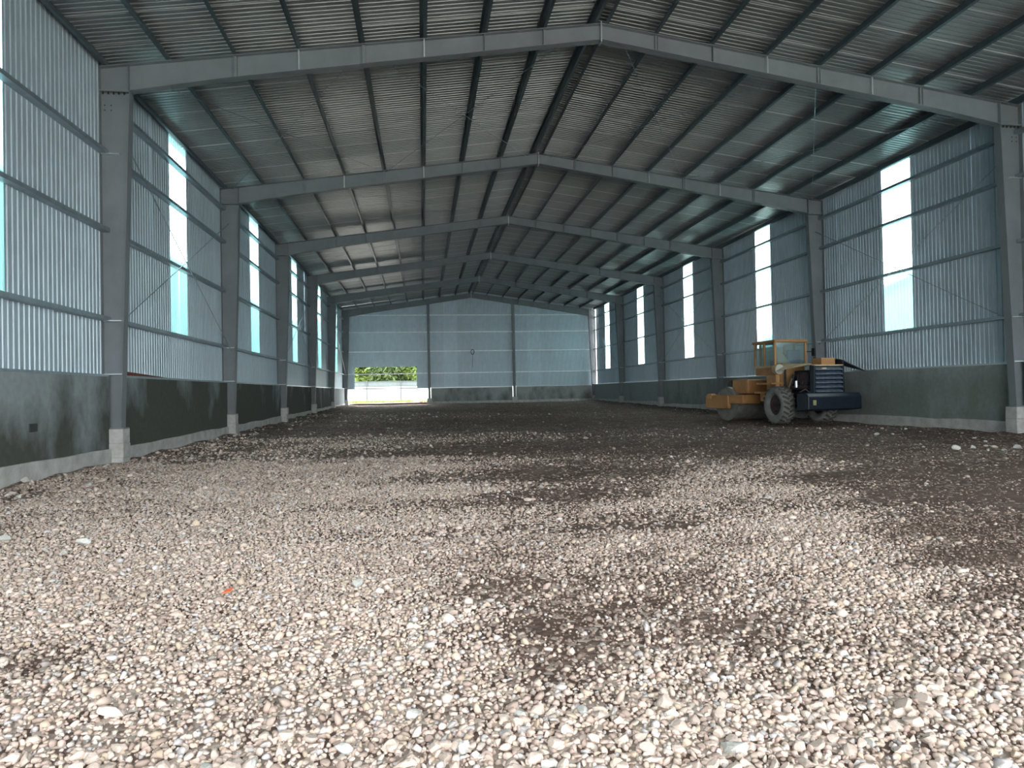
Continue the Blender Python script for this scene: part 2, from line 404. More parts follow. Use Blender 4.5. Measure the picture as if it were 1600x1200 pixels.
for side, W in ((-1, wallL), (1, wallR)):
    rz = math.pi / 2
    # left wall: u runs along +Y, out = -X ; right wall: u along +Y mirrored so that ribs stand out to +X
    sc = (1, 1, 1) if side < 0 else (1, -1, 1)
    for j, yc in enumerate(win_y):
        y0 = yc + WIN_W / 2
        for q in range(6):
            ya = y0 + q * gap_w
            if ya < YF - 1.2 or ya > 53.7: continue
            if side > 0 and ya + gap_w > 53.9: continue
            put(me_sheet, 'wall_sheet', W, (side * random.uniform(0, 0.004), ya, 0), (random.uniform(-.0015, .0015), 0, rz + random.uniform(-.003, .003)), sc)
        if yc - WIN_W / 2 < YF: continue
        put(me_under, 'wall_sheet', W, (0, yc - WIN_W / 2, 0), (0, 0, rz), sc)
        wn += 1
        w = put(me_pane, 'window_%d' % wn, None, (XL if side < 0 else XR, yc - WIN_W / 2, 0), (0, 0, rz), sc)
        tag(w, None, None, None, 'structure')
    # beside the end wall the right side has only a narrow piece: the gap left open lets daylight in
    if side > 0:
        y_last = win_y[-1] + WIN_W / 2 + 2 * gap_w
        put(sheet_mesh('wall_sheet', 53.78 - y_last, 3, HC, TOPZ, M_sheet), 'wall_sheet', W, (0, y_last, 0), (0, 0, rz), sc)
    for k in range(-1, 7):
        ya, yb = FY[k] + 0.01, (FY[k] + DY - 0.02)
        if k == 6: continue
        for gi, gz in enumerate(GIRTS):
            if gi == 3 and k == 0 and side < 0: continue
            o = put(me_girt, 'girt', W, (0, ya, gz), (0, 0, rz), (1, -1, 1) if side < 0 else (1, 1, 1))
# plaster walls, plinths, sill flashings per bay
def plinth_top(y): return 0.32 + 0.28 * max(0, y - 18) / 36
baseL = structure('baseboard_left', (XL, 0, 0)); baseR = structure('baseboard_right', (XR, 0, 0)); baseE = structure('baseboard_back', (0, YE, 0))
bays = [(YF, FY[-1]), (FY[-1], FY[0])] + [(FY[k], FY[k + 1]) for k in range(0, 6)]
def rough_beam(L, h0, h1, d):
    """cast beam along y with an uneven top edge"""
    mb = MB(); n = max(3, int(L / 0.8)); vs = []
    for i in range(n + 1):
        y = L * i / n; h = h0 + (h1 - h0) * i / n + random.uniform(-.02, .02); e = random.uniform(-.012, .012)
        vs += [(-d / 2, y, -0.25), (d / 2 + e, y, -0.25), (d / 2 + e, y, h), (-d / 2, y, h)]
    fs = [(0, 1, 2, 3), tuple(4 * n + q for q in (3, 2, 1, 0))]
    for i in range(n):
        a = 4 * i
        fs += [(a + q, a + 4 + q, a + 4 + (q + 1) % 4, a + (q + 1) % 4) for q in range(4)]
    return mb.add(vs, fs)
for s, W, B, PL in ((-1, wallL, baseL, PL_L), (1, wallR, baseR, PL_R)):
    for i, (ya, yb) in enumerate(bays):
        L = yb - ya - 0.24
        top = HC - 0.03
        mb = MB().box((0, L / 2, top / 2 + 0.02), (0.27, L, top - 0.04))
        mb.build('plaster_panel', PL[i], W, (-s * 0.015, ya + 0.12, 0))
        mb = MB().box((0, L / 2, 0), (0.24, L, 0.012)).box((0.12, L / 2, -0.02), (0.008, L, 0.04))
        o = mb.build('sill_flashing', M_plate if (s > 0 or i > 4) else M_galv, W, (-s * 0.03, ya + 0.12, HC - 0.012))
        if s > 0: o.rotation_euler = (0, 0, math.pi); o.location = (-0.03, yb - 0.12, HC - 0.012)
        o = rough_beam(L, plinth_top(ya), plinth_top(yb), 0.40).build('plinth_beam', M_conc, B, (0, ya + 0.12, 0))
        if s > 0: o.rotation_euler = (0, 0, math.pi); o.location = (0, yb - 0.12, 0)
# a strip of red brick shows where the sheet stops short above the second bay of the left wall
MB().prism([(0.1, 1.0), (3.1, 1.0), (0.1, 1.105)], 'x', 0.0, 0.03).build('brick_strip', M_brick, wallL, (0.06, FY[1] + 0.02, HC - 1.0))
MB().box((0, 0, 0), (0.02, 0.22, 0.13)).build('wall_box', mat('dark_grey_box', (0.04, 0.045, 0.05), 0.6), wallL, (0.155, 11.49, 0.87), bevel=0.006)

# back wall
wallE = structure('wall_back', (0, YE, 0), 'far gable wall of ribbed sheet with a doorway at its left')
door_l, door_r, door_t = -5.39, -0.47, 3.45
POSTS = (0.52, 7.43)
def esheet(x0, x1, n, zb):
    me = sheet_mesh('wall_sheet', x1 - x0, n, zb, lambda u: zroof(x0 + u) + 0.004, M_sheet)
    put(me, 'wall_sheet', wallE, (x0, random.uniform(0, .004), 0))
esheet(XL, door_l, 6, 1.67)
for q in range(4): esheet(door_l + q * 1.23, door_l + (q + 1) * 1.23, 9, door_t)
esheet(door_r, 0.55, 7, 1.67)
for q in range(12):
    w = (XR - 0.55) / 12
    esheet(0.55 + q * w, 0.55 + (q + 1) * w, 9, 1.72)
for gz in (2.85, 4.62, 6.17, 7.54):
    for a, b in ((XL + 0.35, POSTS[0] - 0.01), (POSTS[0] + 0.01, POSTS[1] - 0.01), (POSTS[1] + 0.01, XR - 0.35)):
        put(girt_mesh(b - a, M_galv2), 'girt', wallE, (a, 0, gz), (0, 0, 0), (1, -1, 1))
put(girt_mesh(POSTS[0] - XL - 0.4), 'girt', wallE, (XL + 0.35, 0, 1.67), (0, 0, 0), (1, -1, 1))
for a, b in ((0.66, 7.29), (7.57, XR - 0.2)):
    MB().box(((b - a) / 2, 0, 0.89), (b - a, 0.22, 1.62)).build('plaster_panel', PL_E, wallE, (a, -0.02, 0))
    MB().box(((b - a) / 2, 0, 0), (b - a, 0.24, 0.012)).box(((b - a) / 2, -0.12, -0.02), (b - a, 0.008, 0.04)).build('sill_flashing', M_plate, wallE, (a, -0.03, 1.72))
    rough_beam(b - a, 0.60, 0.60, 0.34).build('plinth_beam', M_conc, baseE, (b, 0, 0), (0, 0, math.pi / 2))
rough_beam(POSTS[0] - XL - 0.6, 0.55, 0.55, 0.34).build('plinth_beam', mat('earth_stained_concrete', (0.26, 0.17, 0.14), 0.95, 0, 0.2, 5), baseE, (POSTS[0] - 0.1, 0, 0), (0, 0, math.pi / 2))
# small coil of cable hung on the back wall's girt
cc = thing('cable_coil', 'small dark coil of cable hanging on the second girt of the far gable wall', 'cable', (4.05, YE - 0.18, 4.56))
mb = MB()
for t in range(14):
    a, b = 2 * math.pi * t / 14, 2 * math.pi * (t + 1) / 14
    mb.tube((0.13 * math.cos(a), 0, 0.2 * math.sin(a)), (0.13 * math.cos(b), 0, 0.2 * math.sin(b)), 0.03, n=6)
mb.build('coil', M_bolt, cc)
MB().tube((0.02, 0, -0.2), (-0.03, 0, -1.25), 0.012, n=6).build('loose_end', M_bolt, cc)

# unseen front gable, added behind the viewer to hold back light around a wide gateway
wallF = structure('wall_front', (0, YF, 0), 'unseen front gable wall added behind the viewer, its wide gateway sized to balance the light')
GW0, GW1, GWT = -4.5, 12.5, 6.0  # gateway size tuned, like YF, for the light on the near floor
for q in range(18):
    w = (XR - XL) / 18; x0 = XL + q * w
    me = sheet_mesh('wall_sheet', w, 8, GWT if GW0 - .3 < x0 + w / 2 < GW1 + .3 else 0.0, lambda u, x0=x0: zroof(x0 + u) - 0.03, M_sheet)
    put(me, 'wall_sheet', wallF, (x0, -0.1, 0), (0, 0, 0), (1, -1, 1))

# ------------------------------------------------------------------ roof
ceiling = structure('ceiling', (XM, 0, 0), 'pitched roof of ribbed metal sheet on steel purlins')
def roof_mesh(w, n):
    pts = corr_profile(w, n, 0.032); Ld = XM - XL + 0.3
    pts[-1] = (w + 0.03, -0.006)
    vs = [(-d, u, -SL * d + o) for d in (0.02, Ld) for u, o in pts]; k = len(pts)
    mb = MB(); mb.add(vs, [(i, i + k, i + 1 + k, i + 1) for i in range(k - 1)])
    me = mb.mesh('roof_sheet', M_roof, fix=False)
    me.materials.append(M_lap); me.polygons[k - 2].material_index = 1   # lap edge between sheets, its bright glint painted in
    return me
RW = 8 * 0.13333
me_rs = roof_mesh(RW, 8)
y = YF - 0.4
while y < YE:
    for sx in (1, -1):
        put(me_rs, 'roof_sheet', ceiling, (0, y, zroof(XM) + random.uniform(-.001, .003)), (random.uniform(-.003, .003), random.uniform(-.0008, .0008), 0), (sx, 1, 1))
    y += RW
MB().add([(-0.25, YF - 0.4, -0.25 * SL + .03), (0, YF - 0.4, .035), (0.25, YF - 0.4, -0.25 * SL + .03), (-0.25, YE, -0.25 * SL + .03), (0, YE, .035), (0.25, YE, -0.25 * SL + .03)],
         [(0, 3, 4, 1), (1, 4, 5, 2)]).build('ridge_cap', M_roof, ceiling, (0, 0, zroof(XM)), fix=False)
def purlin_mesh():
    mb = MB(); L = YE - 0.05 - YF; t = 0.004; H = 0.2
    mb.box((0, L / 2, H / 2), (t, L, H))
    mb.box((0.032, L / 2, 0.002), (0.065, L, t)); mb.box((0.062, L / 2, 0.012), (t, L, 0.022))
    mb.box((-0.032, L / 2, H - 0.002), (0.065, L, t)); mb.box((-0.062, L / 2, H - 0.012), (t, L, 0.022))
    return mb.mesh('purlin', M_purl)
me_p = purlin_mesh()
PX = []
sp_ = (XM - XL) / 8
for sx in (-1, 1):
    for i in range(9):
        d = (8 - i) * sp_
        if i == 8: d = 0.16
        if i == 0: d -= 0.10
        PX.append(sx * d)
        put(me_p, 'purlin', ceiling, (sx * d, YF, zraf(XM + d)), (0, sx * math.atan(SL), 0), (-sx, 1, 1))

# ------------------------------------------------------------------ steel portal frames
def flange(mb, p0, p1, w=0.2, t=0.012, side=1):
    (x0, z0), (x1, z1) = p0, p1
    L = math.hypot(x1 - x0, z1 - z0); nx, nz = -(z1 - z0) / L * t * side, (x1 - x0) / L * t * side
    mb.prism([(x0, z0), (x1, z1), (x1 + nx, z1 + nz), (x0 + nx, z0 + nz)], 'y', -w / 2, w / 2)
CBW, CTW, ZH = 0.34, 0.57, 7.41
RB = [(XL + CTW, ZH), (-3.75, 7.79), (XM, HRG - 0.36)]
def column_mesh(zb):
    mb = MB(); x = 0
    mb.prism([(0.01, zb), (CBW, zb), (CTW, ZH), (0.01, ZH)], 'y', -0.005, 0.005)
    flange(mb, (0.002, zb), (0.002, HE - 0.02), side=-1)
    flange(mb, (CBW, zb), (CTW, ZH), side=-1)
    return mb.mesh('column', M_prim)
def rafter_mesh():
    mb = MB()
    poly = [(0.012, ZH + .03), (CTW, ZH + .03), (RB[1][0] - XL, RB[1][1]), (XM - XL, HRG - 0.36), (XM - XL, HRG - .012), (0.012, HE - .012)]
    mb.prism(poly, 'y', -0.005, 0.005)
    flange(mb, (0.0, HE), (XM - XL, HRG), side=-1)
    flange(mb, (CTW, ZH + .03), (RB[1][0] - XL, RB[1][1]), side=1)
    flange(mb, (RB[1][0] - XL, RB[1][1]), (XM - XL, HRG - 0.36), side=1)
    return mb.mesh('rafter', M_prim)
def zbot(d):   # bottom of the rafter at distance d from the outer flange
    a, b, c = [(p[0] - XL, p[1]) for p in RB]
    return a[1] + (b[1] - a[1]) * (d - a[0]) / (b[0] - a[0]) if d < b[0] else b[1] + (c[1] - b[1]) * (d - b[0]) / (c[0] - b[0])
me_raf = rafter_mesh()
me_haunch = MB().box((CTW / 2, 0, ZH + 0.015), (CTW, 0.2, 0.028)).mesh('haunch_plate', M_prim)
me_stiff = MB().box((CTW - 0.02, 0, (ZH + zraf(XL + CTW)) / 2 + .01), (0.012, 0.18, zraf(XL + CTW) - ZH - 0.06)).mesh('stiffener', M_prim)
me_cleat = MB().box((0.2, 0, 0), (0.34, 0.18, 0.02)).mesh('girt_cleat', M_plate)
me_rp = MB().box((0, 0, HRG - 0.19), (0.024, 0.2, 0.44)).mesh('ridge_plate', M_plate)
me_bp = MB().box((CBW / 2 + .02, 0, 0), (CBW + 0.1, 0.26, 0.02)).mesh('base_plate', M_prim)
def bolts_mesh(pts, ax):
    mb = MB()
    for p in pts:
        q = Vector(p); mb.tube(q, q + Vector(ax), 0.016, n=6)
    return mb
me_bolt = MB().tube((0, 0, 0), (0, 0, -0.045), 0.017, n=6).mesh('bolt', M_bolt)
me_hole = MB().tube((0, -0.008, 0), (0, -0.016, 0), 0.013, n=6).mesh('bolt', M_bolt)
nth = {0: 'portal frame just outside the picture above the viewer', 1: 'nearest steel portal frame, its rafter crossing the top of the picture',
       2: 'second steel portal frame from the viewer, its right column behind the road roller', 3: 'third steel portal frame from the viewer, beyond the road roller',
       4: 'fourth steel portal frame from the viewer', 5: 'fifth steel portal frame, last one before the gable wall', 6: 'farthest steel portal frame, standing against the gable wall'}
def ped_top(k): return 0.71 + 0.028 * max(0, k - 1)
for k in range(1, 7):
    yk = FY[k] if k < 6 else 54.12
    fr = thing('portal_frame', nth[k], 'steel frame', (XM, yk, 0), 0, 'steel portal frames of the hall')
    zb = ped_top(k) + 0.02
    me_col = column_mesh(zb)
    for sx in (1, -1):
        X0 = (XL - XM) * sx
        c = put(me_col, 'column', fr, (X0, 0, 0), (0, 0, 0), (sx, 1, 1))
        put(me_bp, 'base_plate', c, (0, 0, zb - 0.01))
        for gz in (HC, GIRTS[0]) + ((GIRTS[2],) if k == 1 else ()):
            put(me_cleat, 'girt_cleat', c, (0.0, 0, gz + .0))
        r = put(me_raf, 'rafter', fr, (X0, 0, 0), (0, 0, 0), (sx, 1, 1))
        put(me_haunch, 'haunch_plate', r)
        put(me_stiff, 'stiffener', r)
        if k == 1:
            for q in range(5): put(me_bolt, 'bolt', c, (0.07 + 0.1 * q, -0.06, ZH))
            for q in ((0.08, ZH - .25), (0.2, ZH - .25), (0.08, ZH - .35), (0.2, ZH - .35)): put(me_hole, 'bolt', c, (q[0], 0, q[1]))
        for i in range(2, 8):
            d = i * sp_
            za, zc = zbot(d), zraf(XL + d)
            pale = i in (3, 5)
            mb = MB().box((0, -0.045, (za + zc) / 2), (0.025 if pale else 0.012, 0.09, zc - za - 0.03))
            if i in (2, 4, 7) : mb.box((0.03, -0.03, (za + zc) / 2), (0.05, 0.05, zc - za - 0.03))
            put(mb.mesh('web_plate', M_plate if pale and k < 3 else M_prim), 'web_plate', r, (d, 0, 0))
    put(me_rp, 'ridge_plate', fr)
# gable posts
gp_l = {0: 'left gable post of grey steel, at the right edge of the doorway', 1: 'right gable post of grey steel in the middle of the far wall'}
for i, px in enumerate(POSTS):
    g = thing('gable_post', gp_l[i], 'steel post', (px, 54.24, 0), 0, 'steel posts of the far gable wall')
    zt = zraf(px) - 0.4; zb = 0.86
    mb = MB().box((0, 0, (zt + zb) / 2), (0.008, 0.2, zt - zb)).box((0, -0.1, (zt + zb) / 2), (0.2, 0.01, zt - zb)).box((0, 0.1, (zt + zb) / 2), (0.2, 0.01, zt - zb))
    mb.build('post', M_prim, g)
    MB().box((0, 0, zb), (0.28, 0.26, 0.02)).build('base_plate', M_prim, g)

# concrete pedestals
order = ['nearest', 'second', 'third', 'fourth', 'fifth', 'sixth and last']
def pedestal(x, y, top, label, wx=0.51, wy=0.33):
    p = thing('concrete_pedestal', label, 'concrete pedestal', (x, y, 0), 0, 'concrete pedestals under the steel columns')
    zb = float(zfl(y)) - 0.15; n = 3; mb = MB()
    for i in range(n):
        a = zb + (top - zb) * i / n; b = zb + (top - zb) * (i + 1) / n
        e = random.uniform(-.008, .008)
        mb.box((e, random.uniform(-.006, .006), (a + b) / 2), (wx + e, wy + e, b - a - 0.004))
    mb.box((0, 0, (zb + top) / 2), (wx - 0.03, wy - 0.03, top - zb - 0.01))
    mb.build('block', M_conc, p, bevel=0.012)
for k in range(1, 7):
    yk = FY[k] if k < 6 else 54.12
    for s, nm in ((-1, 'left'), (1, 'right')):
        pedestal((XL + 0.155) if s < 0 else (XR - 0.155), yk, ped_top(k), f'{order[k-1]} pale concrete pedestal along the {nm} wall')
pedestal(POSTS[0] + 0.02, 54.22, 0.85, 'pale concrete pedestal at the right edge of the doorway', 0.42, 0.42)
pedestal(POSTS[1], 54.22, 0.85, 'pale concrete pedestal in the middle of the far gable wall', 0.42, 0.42)

# rod bracing
def rods(x, k, label, z0=2.75, z1=6.8):
    t = thing('cross_brace', label, 'brace', (x, FY[k], 0), 0, 'thin steel rod braces')
    MB().tube((0, 0.02, z0), (0, DY - 0.02, z1), 0.011, n=6).build('rod', M_galv, t)
    MB().tube((0.03, 0.02, z1), (0.03, DY - 0.02, z0), 0.011, n=6).build('rod', M_galv, t)
for k, nm in ((1, 'nearest'), (3, 'third'), (5, 'fifth')):
    rods(XL + 0.24, k, f'crossed thin steel rods in the {nm} full bay of the left wall')
    rods(XR - 0.27, k, f'crossed thin steel rods in the {nm} full bay of the right wall')
for sx, nm in ((-1, 'left'), (1, 'right')):
    t = thing('cross_brace', f'crossed thin rods under the {nm} roof slope beyond the nearest frame', 'brace', (XM, FY[1], 0), 0, 'thin steel rod braces')
    for a, b in ((0.4, 5.1), (5.1, 9.9)):
        MB().tube((sx * a, 0.02, zraf(XM + a) - .05), (sx * b, DY - .02, zraf(XM + b) - .05), 0.009, n=6).build('rod', M_galv, t)
        MB().tube((sx * b, 0.02, zraf(XM + b) - .05), (sx * a, DY - .02, zraf(XM + a) - .05), 0.009, n=6).build('rod', M_galv, t)

# ------------------------------------------------------------------ outside
fz = 0.40
M_yard = mat('grey_yard_steel', (0.06, 0.075, 0.08), 0.6)
fence = thing('yard_wall', 'white yard wall with grey rails and posts seen through the doorway', 'wall', (-4, 75, fz))
MB().box((0, 0, 0.82), (34, 0.2, 1.7)).build('wall_face', M_white, fence)
for z in (1.72, 2.25): MB().box((0, -0.02, z), (34, 0.12, 0.07)).build('rail', M_yard, fence)
MB().box((0, 0.04, 2.0), (34, 0.05, 0.5)).build('top_panel', mat('pale_grey_panel', (0.10, 0.125, 0.125), 0.6, 0, 0.1, 3), fence)
for i in range(-4, 5):
    MB().box((1.6 + 3.7 * i, -0.08, 1.15), (0.13, 0.13, 2.3)).build('post', M_yard, fence)
def leaf_mat(n, a, b): return mat(n, a, 0.6, 0, col2=b, vscale=1.2, lo=0.3, hi=0.7, objvar=0.1)
M_leaf1 = leaf_mat('bright_green_leaves', (0.05, 0.10, 0.015), (0.16, 0.22, 0.04))
M_leaf2 = leaf_mat('deep_green_leaves', (0.03, 0.065, 0.02), (0.11, 0.165, 0.045))
M_bark = mat('pale_bark', (0.16, 0.14, 0.11), 0.9, 0, 0.2, 8)
def leaves(n, blobs, sz, seed):
    r = np.random.default_rng(seed); V = []; 
    bl = np.array(blobs); pick = r.integers(0, len(bl), n)
    d = r.normal(size=(n, 3)); d /= np.linalg.norm(d, axis=1)[:, None]
    c = bl[pick, :3] + d * (bl[pick, 3] * r.uniform(0.5, 1.0, n) ** 0.5)[:, None]
    a = r.normal(size=(n, 3)); a /= np.linalg.norm(a, axis=1)[:, None]
    b = np.cross(a, r.normal(size=(n, 3))); b /= np.linalg.norm(b, axis=1)[:, None]
    s = sz * r.uniform(0.6, 1.4, n)[:, None]
    V = np.stack([c - a * s, c + b * s * .35, c + a * s, c - b * s * .35], 1).reshape(-1, 3)
    mb = MB(); mb.v = V.tolist(); mb.f = [tuple(range(4 * i, 4 * i + 4)) for i in range(n)]
    return mb
def tree(x, y, h, label, m, seed, low=1.5, rad=1.6, trunk=0.13, n=3600):
    t = thing('tree', label, 'tree', (x, y, 0.35), 0, 'trees beyond the yard wall')
    r = random.Random(seed); tr = MB(); top = (r.uniform(-.4, .4), r.uniform(-.3, .3), h)
    tr.tube((0, 0, 0), (top[0] * .5, top[1] * .5, h * .5), trunk, trunk * .75); tr.tube((top[0] * .5, top[1] * .5, h * .5), top, trunk * .75, trunk * .35)
    blobs = []
    for q in range(14):
        z = low + (h - low) * (q / 13) ** 1.4; a = r.uniform(0, 6.28); rr = rad * r.uniform(.3, .9)
        p = (rr * math.cos(a), rr * math.sin(a), z)
        blobs.append((*p, rad * r.uniform(.45, .75)))
        tr.tube((0, 0, max(.4, z - .8)), p, trunk * .35, trunk * .15, n=5)
    tr.build('trunk', M_bark, t)
    f = leaves(n, blobs, 0.34, seed).build('foliage', m, t, fix=False)
    f['kind'] = 'stuff'
tree(-9.5, 82, 7, 'bushy bright green tree at the left edge of the doorway view', M_leaf1, 1, 0.8, 1.9)
tree(-6.6, 84, 8, 'leafy tree beyond the yard wall, left of the pale trunk', M_leaf1, 2, 1.4, 2.0)
tree(-3.9, 80, 9, 'tree with a straight pale trunk in the middle of the doorway view', M_leaf2, 3, 2.8, 1.8, 0.14)
tree(-1.6, 86, 9, 'dark green tree beyond the yard wall, right of the middle', M_leaf2, 4, 1.5, 2.1)
tree(-0.5, 80, 8, 'tree with a thick brown trunk near the right edge of the doorway view', M_leaf1, 5, 2.6, 1.7, 0.24)
tree(1.8, 85, 8, 'broad green tree at the far right, mostly hidden by the gable wall', M_leaf2, 6, 1.0, 2.3)
tree(-12.5, 86, 9, 'tall dark tree at the far left behind the yard wall', M_leaf2, 7, 1.0, 2.5)
hd = thing('hedge', 'dense dark green thicket behind the trees beyond the yard wall', 'thicket', (-4, 92, 0.35))
r_ = random.Random(5)
f = leaves(14000, [(-26 + 3.4 * (i % 16) + r_.uniform(-1, 1), r_.uniform(-1.5, 1.5), 1.4 + 2.5 * (i // 16), 2.2) for i in range(64)], 0.5, 77).build('foliage', M_leaf2, hd, fix=False)
f['kind'] = 'stuff'
for i in range(14): MB().tube((-24 + 3.6 * i, 0, 0), (-24 + 3.6 * i + r_.uniform(-1, 1), 0, 8), 0.12, 0.05).build('stem', M_bark, hd)
# grass in the yard
N = 5000
gxr = rng.uniform(-9, 4, N); gyr = rng.uniform(66, 74.5, N)
keep = vnoise(gxr, gyr, 1.8, 31) > 0.38; gxr, gyr = gxr[keep], gyr[keep]
mb = MB()
for x, y in zip(gxr, gyr):
    a = random.uniform(0, 3.14); h = random.uniform(.12, .4); w = .03
    dx, dy = math.cos(a) * w, math.sin(a) * w; lx, ly = random.uniform(-.1, .1), random.uniform(-.1, .1)
    mb.add([(x - dx, y - dy, .38), (x + dx, y + dy, .38), (x + lx, y + ly, .38 + h)], [(0, 1, 2)])
g = mb.build('grass', mat('yellow_green_grass', (0.10, 0.14, 0.02), 0.8, 0, col2=(0.20, 0.20, 0.06), vscale=1.5), None, fix=False)
tag(g, 'yellow green grass growing in the yard before the white wall', 'grass', None, 'stuff')
bp_ = thing('brick_pile', 'small pile of red bricks outside the doorway at its right edge', 'bricks', (-0.1, 56.2, 0.36))
me_b = MB().box((0, 0, 0), (0.22, 0.105, 0.075)).mesh('brick', mat('orange_red_brick', (0.45, 0.16, 0.10), 0.9, 0, 0.2, 10))
for i in range(3):
    for j in range(3 - i // 2):
        put(me_b, 'brick', bp_, (0.12 * (j - 1) + random.uniform(-.02, .02), random.uniform(-.03, .03), 0.04 + .077 * i), (0, 0, random.uniform(-.3, .3) + 1.57))
# neighbouring sheds seen through the skylight strips
s1 = thing('warehouse', 'pale blue green warehouse beside the left wall, seen through the translucent strips', 'building', (-10.6, 22, -0.1))
MB().box((0, 0, 3.6), (0.3, 80, 7.2)).build('wall', M_shed, s1)
MB().prism([(0.4, 7.1), (0.4, 7.25), (-9, 8.8), (-9, 8.65)], 'y', -40.5, 40.5).build('roof', M_shedroof, s1)
for i in range(14): MB().box((0.2, -38 + 5.8 * i, 3.6), (0.12, 0.2, 7.2)).build('post', M_galv, s1)
s2 = thing('shed', 'pale gabled shed beside the right wall, seen through the translucent strips', 'building', (20.3, 24, -0.1))
MB().prism([(-14, 0), (14, 0), (14, 4.0), (0, 6.0), (-14, 4.0)], 'x', 0, 0.25).build('wall', M_shed, s2)
for sy in (-1, 1):
    MB().prism([(0, 6.0), (sy * 14.4, 3.95), (sy * 14.4, 4.05), (0, 6.12)], 'x', -0.3, 12).build('roof', M_shedroof, s2)
MB().box((6, 13.9, 2), (12, 0.2, 4)).box((6, -13.9, 2), (12, 0.2, 4)).build('side_wall', M_shed, s2)
# ------------------------------------------------------------------ road roller
M_or = mat('faded_orange_paint', (0.43, 0.215, 0.08), 0.6, 0, col2=(0.29, 0.14, 0.065), vscale=2.2, lo=0.42, hi=0.75)
M_or2 = mat('dusty_yellow_orange_paint', (0.55, 0.33, 0.13), 0.6, 0, col2=(0.40, 0.20, 0.09), vscale=3)
M_tan = mat('bleached_panel', (0.58, 0.50, 0.38), 0.7, 0, col2=(0.52, 0.33, 0.14), vscale=5)
M_navy = mat('dark_navy_paint', (0.006, 0.013, 0.026), 0.45, 0, 0.3, 4)
M_slat = mat('worn_navy_edge', (0.075, 0.10, 0.145), 0.45, 0, 0.3, 8)
M_dark = mat('oily_black_metal', (0.015, 0.016, 0.02), 0.5, 0.3, 0.4, 6)
M_tyre = mat('dusty_grey_rubber', (0.16, 0.17, 0.165), 0.9, 0, col2=(0.24, 0.24, 0.225), vscale=5, bump=0.4)
M_tread = mat('dark_rubber_tread', (0.10, 0.095, 0.085), 0.9, 0, 0.3, 6)
M_rim = mat('rusty_dark_rim', (0.06, 0.035, 0.04), 0.8, 0, 0.4, 8)
M_steel = mat('dusty_drum_steel', (0.20, 0.20, 0.18), 0.6, 0.2, 0.2, 4)
M_glass = bpy.data.materials.new('dusty_glass'); M_glass.use_nodes = True
_n = M_glass.node_tree.nodes; _l = M_glass.node_tree.links; _n.remove(_n['Principled BSDF'])
_t = _n.new('ShaderNodeBsdfTransparent'); _t.inputs[0].default_value = (0.85, 0.93, 0.92, 1)
_g = _n.new('ShaderNodeBsdfGlossy'); _g.inputs['Roughness'].default_value = 0.1
_d = _n.new('ShaderNodeBsdfDiffuse'); _d.inputs[0].default_value = (0.5, 0.56, 0.55, 1)
_m1 = _n.new('ShaderNodeMixShader'); _m1.inputs[0].default_value = 0.12
_m2 = _n.new('ShaderNodeMixShader'); _m2.inputs[0].default_value = 0.12
_l.new(_t.outputs[0], _m1.inputs[1]); _l.new(_d.outputs[0], _m1.inputs[2]); _l.new(_m1.outputs[0], _m2.inputs[1]); _l.new(_g.outputs[0], _m2.inputs[2])
_l.new(_m2.outputs[0], _n['Material Output'].inputs[0])

RX, RY = 12.62, 21.1
roll = thing('road_roller', 'old orange soil compaction roller with open engine bay parked by the right wall', 'road roller', (RX, RY, 0.05), R(4))
# wheels
WR, WW = 0.625, 0.46
def wheel(x, side):
    c = (x, 0, WR)
    h = WW / 2
    prof = [(-h * .8, 0.34), (-h * .98, 0.42), (-h, 0.52), (-h * .82, 0.59), (-h * .5, 0.607), (h * .5, 0.607), (h * .82, 0.59), (h, 0.52), (h * .98, 0.42), (h * .8, 0.34)]
    ty = MB().lathe_x(prof, c, 32).build('tyre', M_tyre, roll, smooth=True)
    mb = MB()
    for i in range(22):
        for s in (-1, 1):
            a = 2 * math.pi * (i + (0.5 if s > 0 else 0)) / 22
            M = Matrix.Rotation(a, 3, 'X') @ Matrix.Rotation(s * R(28), 3, 'Z')
            p = Matrix.Rotation(a, 3, 'X') @ Vector((s * h * .48, 0, 0.608))
            mb.box((c[0] + p.x, c[1] + p.y, c[2] + p.z), (h * 0.95, 0.06, 0.035), M)
    mb.build('tread_lugs', M_tread, ty)
    rm = MB().lathe_x([(-h * .5, 0.05), (-h * .5, 0.34), (-h * .75, 0.36), (h * .75, 0.36), (h * .5, 0.34), (h * .5, 0.05)], c, 28).build('rim', M_rim, roll, smooth=False)
    hb = MB().tube((x + side * .02, 0, WR), (x + side * (h * .7), 0, WR), 0.13, 0.10, 14)
    for q in range(8):
        a = 2 * math.pi * q / 8
        hb.tube((x + side * h * .5, .2 * math.cos(a), WR + .2 * math.sin(a)), (x + side * (h * .5 + .04), .2 * math.cos(a), WR + .2 * math.sin(a)), .022, n=6)
    hb.build('hub', M_rim, rm)
wheel(-0.80, -1); wheel(0.80, 1)
MB().tube((-0.7, 0, WR), (0.7, 0, WR), 0.13, n=12).box((0, 0, WR), (0.4, 0.4, 0.36)).build('rear_axle', M_dark, roll)
# rear chassis
MB().box((-0.48, 0.0, 0.86), (0.1, 2.9, 0.26)).box((0.48, 0.0, 0.86), (0.1, 2.9, 0.26)).box((0, 1.4, 0.84), (0.95, 0.12, 0.3)).build('rear_chassis', M_dark, roll, bevel=.01)
# counterweight
cw = MB().prism([(-1.72, 0.50), (-1.14, 0.44), (-1.14, 0.98), (-1.62, 1.02), (-1.72, 0.9)], 'x', -0.93, 0.98)
cw = cw.build('counterweight', M_navy, roll, bevel=.03)
MB().box((-0.72, -1.74, 0.72), (0.1, 0.05, 0.16)).build('rear_lamp', mat('dull_yellow_lamp', (0.35, 0.32, 0.16), 0.5), cw, bevel=.01)
